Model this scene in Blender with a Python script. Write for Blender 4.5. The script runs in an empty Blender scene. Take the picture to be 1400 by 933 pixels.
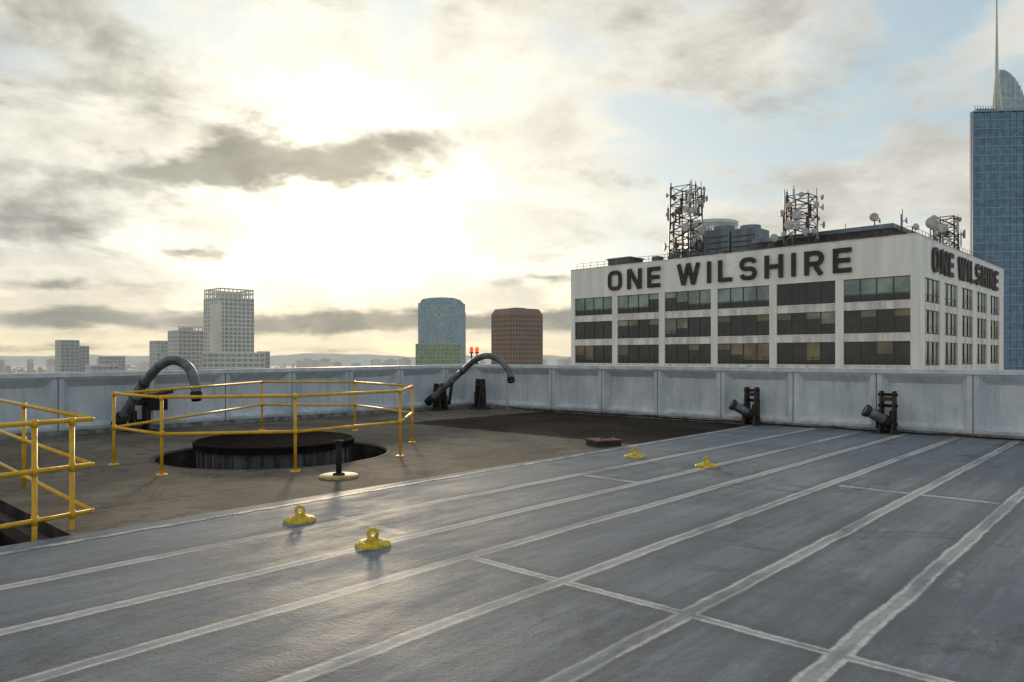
import bpy, math, random
from mathutils import Vector, Matrix
random.seed(7)
sc = bpy.context.scene
R = math.radians

# ------------------------------------------------------------ node helpers
class NT:
    def __init__(s, tree): s.t = tree
    def n(s, typ, **kw):
        nd = s.t.nodes.new(typ)
        for k, v in kw.items(): setattr(nd, k, v)
        return nd
    def put(s, sock, v):
        if isinstance(v, bpy.types.NodeSocket): s.t.links.new(v, sock)
        elif v is not None:
            if isinstance(v, (tuple, list)) and len(v) == 3 and sock.type == 'RGBA': v = (*v, 1)
            sock.default_value = v
    def m(s, op, a, b=None, c=None, clamp=False):
        nd = s.n('ShaderNodeMath', operation=op); nd.use_clamp = clamp
        s.put(nd.inputs[0], a); s.put(nd.inputs[1], b); s.put(nd.inputs[2], c)
        return nd.outputs[0]
    def vm(s, op, a, b=None):
        nd = s.n('ShaderNodeVectorMath', operation=op)
        s.put(nd.inputs[0], a); s.put(nd.inputs[1], b)
        return nd.outputs['Value'] if op in ('DOT_PRODUCT', 'LENGTH') else nd.outputs[0]
    def vscale(s, a, f):
        nd = s.n('ShaderNodeVectorMath', operation='SCALE'); s.put(nd.inputs[0], a); s.put(nd.inputs[3], f); return nd.outputs[0]
    def ss(s, v, lo, hi, a=0.0, b=1.0):
        nd = s.n('ShaderNodeMapRange', interpolation_type='SMOOTHSTEP')
        for i, x in enumerate((v, lo, hi, a, b)): s.put(nd.inputs[i], x)
        return nd.outputs[0]
    def mix(s, f, a, b, mode='MIX'):
        nd = s.n('ShaderNodeMix', data_type='RGBA', blend_type=mode)
        s.put(nd.inputs[0], f); s.put(nd.inputs[6], a); s.put(nd.inputs[7], b)
        return nd.outputs[2]
    def noise(s, vec, scale, detail=4, rough=.5, dist=0.0):
        nd = s.n('ShaderNodeTexNoise'); s.put(nd.inputs['Vector'], vec)
        nd.inputs['Scale'].default_value = scale; nd.inputs['Detail'].default_value = detail
        nd.inputs['Roughness'].default_value = rough; nd.inputs['Distortion'].default_value = dist
        return nd.outputs[0]
    def comb(s, x, y, z):
        nd = s.n('ShaderNodeCombineXYZ')
        for i, v in enumerate((x, y, z)): s.put(nd.inputs[i], v)
        return nd.outputs[0]
    def sep(s, v):
        nd = s.n('ShaderNodeSeparateXYZ'); s.put(nd.inputs[0], v); return nd.outputs

def newmat(name):
    m = bpy.data.materials.new(name); m.use_nodes = True
    nt = NT(m.node_tree); b = m.node_tree.nodes['Principled BSDF']
    return m, nt, b

def mat(name, col, rough=.6, metal=0.0, var=.25, scale=2.0, bump=.0, bscale=30, streak=False, emit=None, spec=None):
    m, nt, b = newmat(name)
    geo = nt.n('ShaderNodeNewGeometry').outputs['Position']
    if streak:
        v = nt.vm('MULTIPLY', geo, (1, 1, .12))
    else: v = geo
    nz = nt.noise(v, scale, 3, .6)
    lo = tuple(c * (1 - var) for c in col); hi = tuple(min(1, c * (1 + var)) for c in col)
    f = nt.ss(nz, .3, .7)
    nt.put(b.inputs['Base Color'], nt.mix(f, lo, hi))
    b.inputs['Metallic'].default_value = metal
    b.inputs['Roughness'].default_value = rough
    if spec is not None: b.inputs['Specular IOR Level'].default_value = spec
    if bump:
        bn = nt.n('ShaderNodeBump'); bn.inputs['Strength'].default_value = bump; bn.inputs['Distance'].default_value = .02
        nt.put(bn.inputs['Height'], nt.noise(geo, bscale, 2, .6)); nt.put(b.inputs['Normal'], bn.outputs[0])
    if emit:
        b.inputs['Emission Color'].default_value = (*emit[0], 1); b.inputs['Emission Strength'].default_value = emit[1]
    return m

# ------------------------------------------------------------ mesh builder
class Frame:
    def __init__(s, o, ex, ey=None, ez=(0, 0, 1)):
        s.o = Vector(o); s.ex = Vector(ex).normalized(); s.ez = Vector(ez).normalized()
        s.ey = Vector(ey).normalized() if ey is not None else s.ez.cross(s.ex)
    def __call__(s, x, y, z): return s.o + s.ex * x + s.ey * y + s.ez * z
WORLD = Frame((0, 0, 0), (1, 0, 0))

class MB:
    def __init__(s): s.v = []; s.f = []; s.mi = []; s.sm = []; s.mats = []
    def mid(s, m):
        if m not in s.mats: s.mats.append(m)
        return s.mats.index(m)
    def face(s, pts, m, smooth=False):
        i = len(s.v); s.v += [tuple(p) for p in pts]; s.f.append(tuple(range(i, i + len(pts)))); s.mi.append(s.mid(m)); s.sm.append(smooth)
    def box(s, x0, x1, y0, y1, z0, z1, m, F=WORLD):
        P = [F(x, y, z) for z in (z0, z1) for (x, y) in ((x0, y0), (x1, y0), (x1, y1), (x0, y1))]
        i = len(s.v); s.v += [tuple(p) for p in P]
        for q in ((3, 2, 1, 0), (4, 5, 6, 7), (0, 1, 5, 4), (1, 2, 6, 5), (2, 3, 7, 6), (3, 0, 4, 7)):
            s.f.append(tuple(i + k for k in q)); s.mi.append(s.mid(m)); s.sm.append(False)
    def prism(s, poly, z0, z1, m, F=WORLD, mtop=None, smooth=False, top=True):
        n = len(poly); i = len(s.v)
        s.v += [tuple(F(x, y, z0)) for x, y in poly] + [tuple(F(x, y, z1)) for x, y in poly]
        for k in range(n):
            s.f.append((i + k, i + (k + 1) % n, i + n + (k + 1) % n, i + n + k)); s.mi.append(s.mid(m)); s.sm.append(smooth)
        if top:
            s.face([F(x, y, z1) for x, y in poly], mtop or m)
            s.face([F(x, y, z0) for x, y in reversed(poly)], mtop or m)
    def tube(s, path, r, m, seg=12, closed=False, cap=True, mcap=None):
        path = [Vector(p) for p in path]; n = len(path)
        rr = r if isinstance(r, (list, tuple)) else [r] * n
        up = None; rings = []
        for k in range(n):
            if closed: t = (path[(k + 1) % n] - path[k - 1])
            else: t = path[min(k + 1, n - 1)] - path[max(k - 1, 0)]
            t.normalize()
            if up is None:
                up = Vector((0, 0, 1)) if abs(t.z) < .9 else Vector((1, 0, 0))
            a = (up - t * up.dot(t)).normalized(); up = a; b = t.cross(a)
            i = len(s.v)
            for q in range(seg):
                an = 2 * math.pi * q / seg
                s.v.append(tuple(path[k] + (a * math.cos(an) + b * math.sin(an)) * rr[k]))
            rings.append(i)
        cnt = n if closed else n - 1
        for k in range(cnt):
            i, j = rings[k], rings[(k + 1) % n]
            for q in range(seg):
                s.f.append((i + q, i + (q + 1) % seg, j + (q + 1) % seg, j + q)); s.mi.append(s.mid(m)); s.sm.append(seg > 5)
        if cap and not closed:
            for i, rev in ((rings[0], True), (rings[-1], False)):
                ids = list(range(i, i + seg)); ids = ids[::-1] if rev else ids
                s.f.append(tuple(ids)); s.mi.append(s.mid(mcap or m)); s.sm.append(False)
    def lathe(s, c, prof, m, seg=32, F=None):
        c = Vector(c); F = F or Frame(c, (1, 0, 0)); rings = []
        for r, z in prof:
            i = len(s.v); rings.append(i)
            for q in range(seg):
                an = 2 * math.pi * q / seg; s.v.append(tuple(F(r * math.cos(an), r * math.sin(an), z)))
        for k in range(len(prof) - 1):
            for q in range(seg):
                s.f.append((rings[k] + q, rings[k] + (q + 1) % seg, rings[k + 1] + (q + 1) % seg, rings[k + 1] + q)); s.mi.append(s.mid(m)); s.sm.append(True)
    def obj(s, name, parent=None):
        me = bpy.data.meshes.new(name); me.from_pydata(s.v, [], s.f)
        for m in s.mats: me.materials.append(m)
        me.polygons.foreach_set('material_index', s.mi); me.polygons.foreach_set('use_smooth', s.sm); me.update()
        o = bpy.data.objects.new(name, me); sc.collection.objects.link(o)
        if parent: o.parent = parent
        return o
def empty(name):
    o = bpy.data.objects.new(name, None); sc.collection.objects.link(o); return o
def catmull(P, n=8):
    P = [Vector(p) for p in P]; P = [P[0] * 2 - P[1]] + P + [P[-1] * 2 - P[-2]]; out = []
    for i in range(1, len(P) - 2):
        for k in range(n):
            t = k / n; a, b, c, d = P[i - 1:i + 3]
            out.append(.5 * ((2 * b) + (c - a) * t + (2 * a - 5 * b + 4 * c - d) * t * t + (3 * b - a - 3 * c + d) * t ** 3))
    out.append(P[-2]); return out

# ------------------------------------------------------------ world / sky
SUN_AZ, SUN_EL = R(-11.9), R(8.5)
S = Vector((math.sin(SUN_AZ) * math.cos(SUN_EL), math.cos(SUN_AZ) * math.cos(SUN_EL), math.sin(SUN_EL)))
w = bpy.data.worlds.new("World"); sc.world = w; w.use_nodes = True
nt = NT(w.node_tree); bg = w.node_tree.nodes['Background']
d = nt.n('ShaderNodeTexCoord').outputs['Generated']
x, y, z = nt.sep(d)
zc = nt.m('MAXIMUM', z, 0.0)
wn = nt.noise(nt.vm('MULTIPLY', d, (1, 1, 2.2)), 5.5, 4, .6)
wnode = wn.node
wr, wg, wb = nt.sep(nt.vm('SUBTRACT', wnode.outputs['Color'], (.5, .5, .5)))
az = nt.m('ADD', nt.m('ARCTAN2', x, y), nt.m('MULTIPLY', wr, .30))
el = nt.m('ADD', nt.m('ARCSINE', z), nt.m('MULTIPLY', nt.m('MULTIPLY', wg, .17), nt.ss(z, 0.0, .3, .2, 1)))
inv = nt.m('DIVIDE', 1.0, nt.m('ADD', zc, .16))
pl = nt.comb(nt.m('MULTIPLY', x, inv), nt.m('MULTIPLY', y, inv), 0.0)
N1 = nt.noise(pl, 2.3, 7, .60, .3)
N2 = nt.noise(nt.vm('ADD', pl, (7.3, 2.1, 0)), 1.1, 5, .55, .5)
N3 = nt.noise(nt.vm('ADD', nt.vm('MULTIPLY', d, (1, 1, 1.7)), (1.3, 9.1, 3)), 7.5, 7, .58, .25)
def blob(a0, e0, sa, se, A, tilt=0.0):
    da = nt.m('SUBTRACT', az, a0)
    de = nt.m('SUBTRACT', nt.m('SUBTRACT', el, e0), nt.m('MULTIPLY', da, tilt))
    q = nt.m('ADD', nt.m('POWER', nt.m('ABSOLUTE', nt.m('DIVIDE', da, sa)), 2.0), nt.m('POWER', nt.m('ABSOLUTE', nt.m('DIVIDE', de, se)), 2.0))
    return nt.m('MULTIPLY', nt.m('EXPONENT', nt.m('MULTIPLY', q, -1.0)), A)
blobs = [(-.27, .255, .18, .045, 1.7, .10), (-.43, .215, .13, .026, 1.25, .05), (-.60, .34, .20, .065, .95, 0),
         (-.62, .165, .11, .037, 1.15, 0), (-.42, .128, .07, .010, 1.0, 0), (-.54, .088, .09, .009, .9, 0), (-.0, .098, .1, .012, 1.0, 0),
         (-.35, .046, .55, .014, 1.35, 0), (.1, .052, .3, .014, 1.0, 0), (-.5, .012, .4, .006, .6, 0),
         (.40, .34, .24, .06, .45, .1), (.12, .235, .2, .03, .45, -.1), (.3, .16, .2, .03, .25, 0), (-.30, .46, .25, .04, .45, 0), (.2, .42, .16, .04, .4, 0),
         (-.15, .16, .20, .07, -1.0, 0), (-.2, .35, .16, .03, -.6, 0), (-.5, .27, .08, .02, -.4, 0)]
tot = None
for b_ in blobs:
    q = blob(*b_); tot = q if tot is None else nt.m('ADD', tot, q)
D = nt.m('ADD', tot, nt.m('MULTIPLY', nt.m('SUBTRACT', N1, .5), 1.8))
D = nt.m('ADD', D, nt.m('MULTIPLY', nt.m('SUBTRACT', N3, .5), 1.2))
Dm = nt.ss(D, .22, 1.28)
dot = nt.m('MAXIMUM', nt.vm('DOT_PRODUCT', d, tuple(Vector((S.x, S.y, S.z + .05)).normalized())), 0.0)
g1 = nt.m('POWER', dot, 5.0); g2 = nt.m('POWER', dot, 36.0); g3 = nt.m('POWER', dot, 260.0)
sky = nt.n('ShaderNodeTexSky', sky_type='NISHITA'); sky.sun_disc = False; sky.sun_elevation = SUN_EL; sky.sun_rotation = SUN_AZ
nish = nt.vscale(sky.outputs[0], .06)
gap = nt.vm('ADD', nish, (.29, .38, .43))
gap = nt.mix(nt.m('MULTIPLY', g1, .65), gap, (.82, .87, .84))
bright = nt.mix(g1, (.68, .67, .62), (.93, .89, .77))
bright = nt.mix(g2, bright, (1.06, 1.0, .84))
tex = nt.ss(nt.m('ADD', nt.m('MULTIPLY', N3, .6), nt.m('MULTIPLY', N1, .4)), .36, .63, 1.12, .76)
tex = nt.m('ADD', tex, nt.m('MULTIPLY', g2, .14))
bright = nt.vscale(bright, tex)
cov = nt.ss(nt.m('ADD', nt.m('ADD', N2, nt.m('MULTIPLY', nt.m('SUBTRACT', N3, .5), .5)), nt.m('MULTIPLY', az, -.05)), .37, .54)
col = nt.mix(cov, gap, bright)
col = nt.vm('ADD', col, nt.vscale((.36, .33, .24), g2))
col = nt.vm('ADD', col, nt.vscale((.8, .68, .45), g3))
hz = nt.m('MULTIPLY', nt.ss(z, 0.0, .13, 1, 0), nt.ss(dot, .3, 1.0, .3, .8))
col = nt.mix(hz, col, (.95, .82, .55))
dark = nt.mix(g1, (.31, .325, .315), (.35, .34, .295))
dark = nt.mix(g2, dark, (.43, .40, .315))
dark = nt.vscale(dark, nt.ss(N3, .32, .68, 1.3, .82))
col = nt.mix(nt.m('MULTIPLY', Dm, .92), col, dark)
up = nt.ss(z, .45, .85)
col = nt.mix(nt.m('MULTIPLY', up, .8), col, (.33, .385, .46))  # overhead sky toned down to keep the flat roof dark
back = nt.m('MULTIPLY', nt.ss(y, .3, -.5), nt.ss(z, .5, .1))
col = nt.mix(nt.m('MULTIPLY', back, .6), col, (.58, .60, .62))  # unseen low sky behind the camera, brightened to light vertical walls
nt.put(bg.inputs[0], col); bg.inputs[1].default_value = 1.0
w.cycles.sampling_method = 'NONE'

sl = bpy.data.lights.new("sun", 'SUN'); sl.energy = 2.0; sl.angle = R(5); sl.color = (1, .80, .56)
so = bpy.data.objects.new("sun", sl); sc.collection.objects.link(so)
so.rotation_euler = S.to_track_quat('Z', 'Y').to_euler()

cam = bpy.data.cameras.new("camera"); co = bpy.data.objects.new("camera", cam); sc.collection.objects.link(co); sc.camera = co
co.location = (0, 0, 1.7); co.rotation_euler = (R(90), 0, 0); cam.lens = 36 * 1000 / 1400; cam.sensor_width = 36
cam.shift_y = 22.5 / 1400; cam.clip_end = 60000; cam.clip_start = .05
sc.view_settings.view_transform = 'Standard'; sc.view_settings.look = 'None'; sc.view_settings.exposure = 0

# ------------------------------------------------------------ roof frame
U = Vector((.6756, .7373, 0)); V = Vector((-.7373, .6756, 0))
E = Vector((-4.01, 6.85, 0)); CORN = Vector((-1.32, 25.37, 0))
def rp(o, a, b): return o + U * a + V * b
WR = Vector((11.72, -10.47, 0)); WL = Vector((-9.38, -10.07, 0))

# membrane material
m_mem, nt, b = newmat("roof_membrane")
P = nt.n('ShaderNodeNewGeometry').outputs['Position']
wob = nt.noise(P, .8, 3, .6).node.outputs['Color']
Pw = nt.vm('ADD', P, nt.vscale(nt.vm('SUBTRACT', wob, (.5, .5, .5)), .06))
u = nt.vm('DOT_PRODUCT', Pw, tuple(U)); v = nt.vm('DOT_PRODUCT', Pw, tuple(V))
fine = nt.ss(nt.noise(P, 16, 4, .75), .3, .7)
uv = nt.comb(nt.m('MULTIPLY', u, .3), v, 0.0)
sn = nt.noise(uv, 9, 5, .75)
mid = nt.ss(nt.noise(uv, 1.7, 6, .70), .3, .72)
strk = nt.noise(nt.comb(nt.m('MULTIPLY', u, .06), v, 3.0), 5.5, 5, .75)
vt = nt.m('SUBTRACT', v, nt.m('MULTIPLY', nt.m('SUBTRACT', u, 4.0), .004))
def mind(vals, src):
    r = None
    for c in vals:
        q = nt.m('ABSOLUTE', nt.m('SUBTRACT', src, c)); r = q if r is None else nt.m('MINIMUM', r, q)
    return r
dv = mind([-2.7, -1.6, -.55, .45, 1.45, 2.42, 3.48, 4.5, 5.4, 6.45], vt)
def cross(u0, v0, v1):
    return nt.m('MAXIMUM', nt.m('ABSOLUTE', nt.m('SUBTRACT', u, u0)), nt.m('SUBTRACT', nt.m('ABSOLUTE', nt.m('SUBTRACT', v, (v0 + v1) / 2)), (v1 - v0) / 2))
cr = [cross(4.35, .45, 4.5), cross(4.5, 5.6, 6.6), cross(8.5, 5.5, 6.3), cross(10.1, 1.6, 3.3)]
dc = cr[0]
for q in cr[1:]: dc = nt.m('MINIMUM', dc, q)
dd = nt.m('MINIMUM', dv, nt.m('ADD', dc, .018))
dd = nt.m('ADD', dd, nt.m('MULTIPLY', nt.m('SUBTRACT', sn, .5), .06))
edge = nt.m('SUBTRACT', 1.0, nt.ss(nt.m('ABSOLUTE', nt.m('SUBTRACT', dd, .052)), .003, .022))
band = nt.m('SUBTRACT', 1.0, nt.ss(dd, .035, .085))
wear = nt.ss(nt.noise(nt.vm('ADD', uv, (4, 2, 0)), 1.3, 4, .7), .36, .58)
sm = nt.m('ADD', nt.m('MULTIPLY', edge, nt.ss(wear, 0, 1, .4, 1.0)), nt.m('MULTIPLY', band, nt.ss(wear, 0, 1, .12, .55)), clamp=True)
sm = nt.m('MULTIPLY', sm, nt.ss(fine, 0, 1, .6, 1))
bigv = nt.noise(P, .33, 6, .7, .6); big = nt.ss(bigv, .36, .64)
base = nt.mix(big, (.130, .155, .185), (.235, .265, .292))
base = nt.mix(nt.m('MULTIPLY', mid, .55), base, (.30, .33, .355))
base = nt.mix(nt.ss(strk, .38, .60, .5, 0), base, (.090, .105, .125))
base = nt.mix(nt.m('MULTIPLY', nt.ss(nt.noise(nt.vm('ADD', P, (3, 5, 0)), .5, 6, .75, .8), .53, .66), .75), base, (.070, .075, .082))
base = nt.mix(nt.m('MULTIPLY', nt.ss(nt.noise(nt.vm('ADD', uv, (9, 1, 2)), 2.6, 6, .78, .3), .57, .72), .6), base, (.39, .40, .40))
base = nt.mix(nt.m('MULTIPLY', fine, .32), base, (.10, .112, .126))
halo = nt.m('MULTIPLY', nt.m('SUBTRACT', nt.ss(dd, .05, .26, 1, 0), band, clamp=True), .45)
base = nt.mix(halo, base, (.085, .080, .073))
colr = nt.mix(nt.m('MULTIPLY', sm, .92), base, (.66, .66, .62))
nt.put(b.inputs['Base Color'], colr)
nt.put(b.inputs['Roughness'], nt.ss(mid, 0, 1, .62, .80)); b.inputs['Specular IOR Level'].default_value = .26
bn = nt.n('ShaderNodeBump'); bn.inputs['Strength'].default_value = .55; bn.inputs['Distance'].default_value = .012
hh = nt.m('ADD', nt.m('MULTIPLY', nt.noise(P, 40, 2, .7), .45), nt.m('MULTIPLY', nt.noise(P, 4, 3, .6), 1.0))
nt.put(bn.inputs['Height'], hh); nt.put(b.inputs['Normal'], bn.outputs[0])

# concrete material
m_con, nt, b = newmat("weathered_concrete")
P = nt.n('ShaderNodeNewGeometry').outputs['Position']
u = nt.vm('DOT_PRODUCT', P, tuple(U)); v = nt.vm('DOT_PRODUCT', P, tuple(V))
big = nt.ss(nt.noise(P, .45, 6, .7, .6), .34, .66); fine = nt.ss(nt.noise(P, 24, 3, .7), .3, .7)
c = nt.mix(big, (.085, .070, .050), (.20, .170, .128))
c = nt.mix(nt.m('MULTIPLY', nt.ss(nt.noise(P, 2.1, 6, .78, 1.), .48, .63), .7), c, (.042, .035, .027))
c = nt.mix(nt.m('MULTIPLY', fine, .28), c, (.24, .215, .175))
ju = nt.m('ABSOLUTE', nt.m('SUBTRACT', nt.m('MODULO', nt.m('ADD', u, 30.2), 3.4), 1.7)); jv = nt.m('ABSOLUTE', nt.m('SUBTRACT', nt.m('MODULO', nt.m('ADD', v, 30.), 3.4), 1.7))
tn0 = nt.m('SUBTRACT', nt.noise(P, 2.2, 4, .65), .5)
jn = nt.m('ADD', nt.m('MINIMUM', ju, jv), nt.m('MULTIPLY', tn0, .06))
c = nt.mix(nt.ss(jn, .010, .028, .75, 0), c, (.03, .027, .024))
tn = nt.m('MULTIPLY', tn0, .5)
tar = nt.m('MULTIPLY', nt.ss(nt.m('ADD', u, tn), 12.2, 12.4), nt.ss(nt.m('ADD', v, tn), 14.9, 15.15, 1, 0))
c = nt.mix(nt.m('MULTIPLY', tar, .93), c, nt.mix(big, (.022, .016, .012), (.045, .033, .025)))
nt.put(b.inputs['Base Color'], c); b.inputs['Roughness'].default_value = .85
nt.put(b.inputs['Specular IOR Level'], nt.m('SUBTRACT', .2, nt.m('MULTIPLY', tar, .15)))
bn = nt.n('ShaderNodeBump'); bn.inputs['Strength'].default_value = .5; bn.inputs['Distance'].default_value = .01
nt.put(bn.inputs['Height'], nt.noise(P, 25, 3, .75)); nt.put(b.inputs['Normal'], bn.outputs[0])

# painted parapet
m_par, nt, b = newmat("weathered_white_paint")
P = nt.n('ShaderNodeNewGeometry').outputs['Position']; pz = nt.sep(P)[2]
st = nt.ss(nt.noise(nt.vm('MULTIPLY', P, (1, 1, .1)), 6, 5, .78), .45, .71)
bln = nt.noise(P, 1.1, 5, .65); bl = nt.ss(bln, .35, .7)
c = nt.mix(bl, (.53, .58, .62), (.71, .745, .77))
c = nt.mix(nt.m('MULTIPLY', st, .42), c, (.29, .31, .32))
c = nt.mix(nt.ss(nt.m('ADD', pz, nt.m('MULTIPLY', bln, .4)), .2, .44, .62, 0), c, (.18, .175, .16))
nt.put(b.inputs['Base Color'], c); b.inputs['Roughness'].default_value = .65
bn = nt.n('ShaderNodeBump'); bn.inputs['Strength'].default_value = .3; bn.inputs['Distance'].default_value = .01
nt.put(bn.inputs['Height'], nt.noise(P, 18, 3, .7)); nt.put(b.inputs['Normal'], bn.outputs[0])
m_cap = mat("coping_paint", (.62, .66, .68), .5, var=.18, scale=3, bump=.2)

m_yel = mat("yellow_paint", (.76, .42, .012), .4, var=.15, scale=8, bump=.08)
m_yel2 = mat("yellow_paint_worn", (.62, .43, .02), .55, var=.35, scale=14, bump=.2)
m_blk = mat("black_iron", (.018, .016, .015), .7, var=.5, scale=8, bump=.3, spec=.3)
m_grate = mat("grate_iron", (.012, .010, .010), .9, var=.4, scale=4, spec=.05)
m_rust = mat("rusty_steel", (.050, .032, .025), .75, var=.5, scale=7, bump=.4)
m_box = mat("rusty_brown_lid", (.11, .045, .028), .75, var=.4, scale=9, bump=.4)
m_gal = mat("grey_pipe_paint", (.14, .15, .155), .45, metal=.3, var=.4, scale=6, bump=.15)
m_dark = mat("dark_void", (.012, .011, .01), .9, spec=.05)
m_dkp = mat("pit_wall", (.045, .042, .037), .9, var=.5, scale=3, bump=.4, spec=.1)
m_tan = mat("tan_plate", (.42, .29, .11), .6, var=.3, scale=9)

# ------------------------------------------------------------ roof surfaces
import bmesh
def flat(name, outer, holes, z, m):
    bm = bmesh.new(); edges = []
    for loop in [outer] + holes:
        vs = [bm.verts.new((p[0], p[1], z)) for p in loop]
        for i in range(len(vs)): edges.append(bm.edges.new((vs[i], vs[(i + 1) % len(vs)])))
    bmesh.ops.triangle_fill(bm, use_beauty=True, edges=edges)
    for f in bm.faces:
        f.normal_update()
        if f.normal.z < 0: f.normal_flip()
    me = bpy.data.meshes.new(name); bm.to_mesh(me); bm.free(); me.materials.append(m)
    o = bpy.data.objects.new(name, me); sc.collection.objects.link(o); return o
HC = Vector((-4.26, 13.2, 0)); HR = 1.99
B2 = Vector((6.25, 18.6, 0))
circ = [(HC.x + HR * math.cos(a * math.pi / 32), HC.y + HR * math.sin(a * math.pi / 32)) for a in range(64)]
ZC = -.02
flat("concrete_roof_floor", [E, B2, CORN + Vector((0, .2, 0)), CORN + WL * 2, E - U * 25, rp(E, -5.35, 0), rp(E, -5.35, 3.2), rp(E, 0, 3.2)], [circ], ZC, m_con)
mb = MB()
poly = [(E - U * 35).xy, (-28, -24), (30, -24), (CORN + WR * 2.6).xy, B2.xy]
mb.face([(p[0], p[1], 0) for p in poly], m_mem)
e0, e1 = E - U * 35, B2
mb.face([(e0.x, e0.y, 0), (e1.x, e1.y, 0), (e1.x, e1.y, -.06), (e0.x, e0.y, -.06)], m_mem)
mb.obj("membrane_roof_floor")

m_lap = mat("lap_strip", (.40, .39, .345), .6, var=.5, scale=5, bump=.4)
mb = MB(); F = Frame(E, (B2 - E)); L = (B2 - E).length
n = 140; a0 = -6
pts = [(a0 + (L - a0) * i / n) for i in range(n + 1)]
lo = [-.085 + random.uniform(-.03, .03) for _ in pts]
for i in range(n):
    mb.face([F(pts[i], lo[i], .004), F(pts[i + 1], lo[i + 1], .004), F(pts[i + 1], -.004, .006), F(pts[i], -.004, .006)], m_lap)
mb.obj("membrane_lap_strip")

# stair pit
mb = MB(); F = Frame(E, U, V)
for (a, c_) in (((0, 0), (0, 3.2)), ((0, 3.2), (-5.35, 3.2)), ((-5.35, 3.2), (-5.35, 0)), ((-5.35, 0), (0, 0))):
    mb.face([F(a[0], a[1], ZC), F(c_[0], c_[1], ZC), F(c_[0], c_[1], -1.6), F(a[0], a[1], -1.6)], m_dkp)
mb.face([F(0, 0, -1.6), F(-5.35, 0, -1.6), F(-5.35, 3.2, -1.6), F(0, 3.2, -1.6)], m_dark)
for i in range(7):
    mb.box(-.55 - .28 * i, -.28 - .28 * i, .9, 2.4, -1.55, -.42 - .15 * i, m_rust, F)
mb.box(-.12, -.003, .02, 3.18, -.30, -.16, m_rust, F)
mb.tube([F(-.25, .05, -.45), F(-.25, 3.1, -.45)], .05, m_gal)
mb.tube([F(-.4, .05, -.62), F(-.4, 3.1, -.62)], .035, m_rust)
mb.obj("stair_pit")

mb = MB()
m_bod = mat("own_building_facade", (.35, .34, .32), .7)
pp = [CORN + Vector((0, .5, 0)), CORN + WL * 2.2 + Vector((-.3, .3, 0)), Vector((-28, -24, 0)), Vector((30, -24, 0)), CORN + WR * 2.6 + Vector((.4, .3, 0))]
mb.prism([(p.x, p.y) for p in pp], -100, -2.2, m_bod)
mb.obj("own_building_body")

# round hatch
hp = empty("round_roof_hatch")
m_cor = mat("galvanised_blue_grey", (.085, .10, .107), .75, metal=.0, var=.5, scale=6, streak=True, spec=.15)
m_rs = mat("rust_streak", (.075, .044, .027), .8, var=.5, scale=9)
mb = MB()
mb.lathe(HC, [(HR, ZC), (HR, -.8)], m_dkp, 64); mb.lathe(HC, [(HR, -.8), (0.01, -.8)], m_dark, 64)
mb.lathe(HC, [(HR + .05, ZC + .004), (HR, ZC + .004), (HR - .02, ZC - .03)], m_rust, 64)
mb.obj("pit_ring", hp)
mb = MB(); r = 1.30
n = 160
pr = [(HC.x + (r + (.02 if (i // 2) % 2 else 0)) * math.cos(2 * math.pi * i / n), HC.y + (r + (.02 if (i // 2) % 2 else 0)) * math.sin(2 * math.pi * i / n)) for i in range(n)]
mb.prism(pr, -.8, .17, m_cor, mtop=m_dark)
for i in range(34):
    an = 2 * math.pi * i / 34 + .05; F = Frame(HC, (math.cos(an), math.sin(an), 0)); wd = random.uniform(.012, .04)
    mb.box(1.3, 1.328, -wd, wd, -.05 - random.random() * .4, .165, m_rs, F)
mb.obj("drum", hp)
mb = MB()
for rr in (1.36, 1.05, .7, .35):
    ring = [HC + Vector((rr * math.cos(2 * math.pi * i / 64), rr * math.sin(2 * math.pi * i / 64), .21)) for i in range(64)]
    mb.tube(ring, .03 if rr > 1.3 else .015, m_grate, 6, closed=True)
mb.lathe(HC, [(1.38, .12), (1.38, .20)], m_grate, 64)
for i in range(-26, 27):
    xx = i * .05; h = math.sqrt(max(0, 1.35 ** 2 - xx * xx))
    mb.box(xx - .006, xx + .006, -h, h, .195, .235, m_grate, Frame(HC, U, V))
for i in range(-13, 14):
    xx = i * .1; h = math.sqrt(max(0, 1.35 ** 2 - xx * xx))
    mb.box(-h, h, xx - .005, xx + .005, .2, .238, m_grate, Frame(HC, U, V))
mb.obj("grate", hp)

# guard rails -------------------------------------------------
def rail(name, pts, heights, closed, posts, base_z=ZC, r=.024, flange=True):
    mb = MB()
    for h in heights:
        P = [Vector((p[0], p[1], h)) for p in pts]
        k = len(P) if closed else len(P) - 1
        for i in range(k):
            mb.tube([P[i], P[(i + 1) % len(P)]], r, m_yel, 10)
        for p in P:
            prof = [(r * 1.12 * math.sin(t * math.pi / 8) + 1e-4, -r * 1.12 * math.cos(t * math.pi / 8)) for t in range(9)]
            mb.lathe(p, prof, m_yel, 12)
    for (px, py, bz) in posts:
        mb.tube([(px, py, bz), (px, py, max(heights))], r, m_yel, 10)
        if flange and bz > -.1: mb.lathe((px, py, bz), [(.001, .02), (.075, .02), (.08, 0)], m_yel, 16)
        for h in heights:
            mb.tube([(px, py, h - .045), (px, py, h + .045 if h < max(heights) else h + .03)], r * 1.28, m_yel, 10)
    return mb.obj(name)
oct_ = [(-6.38, 11.72), (-5.12, 10.69), (-3.27, 11.04), (-1.94, 12.69), (-2.02, 14.8), (-3.69, 17.2), (-5.93, 17.35)]
rail("yellow_guard_railing", oct_, [1.12, .58], True, [(p[0], p[1], ZC) for p in oct_])
c0 = Vector((-4.31, 7.5, 0)); pa = c0 + Vector((-3.3, 3.36, 0)).normalized() * 6; pb = c0 + Vector((-.43, -.73, 0)) * 3.2
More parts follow.
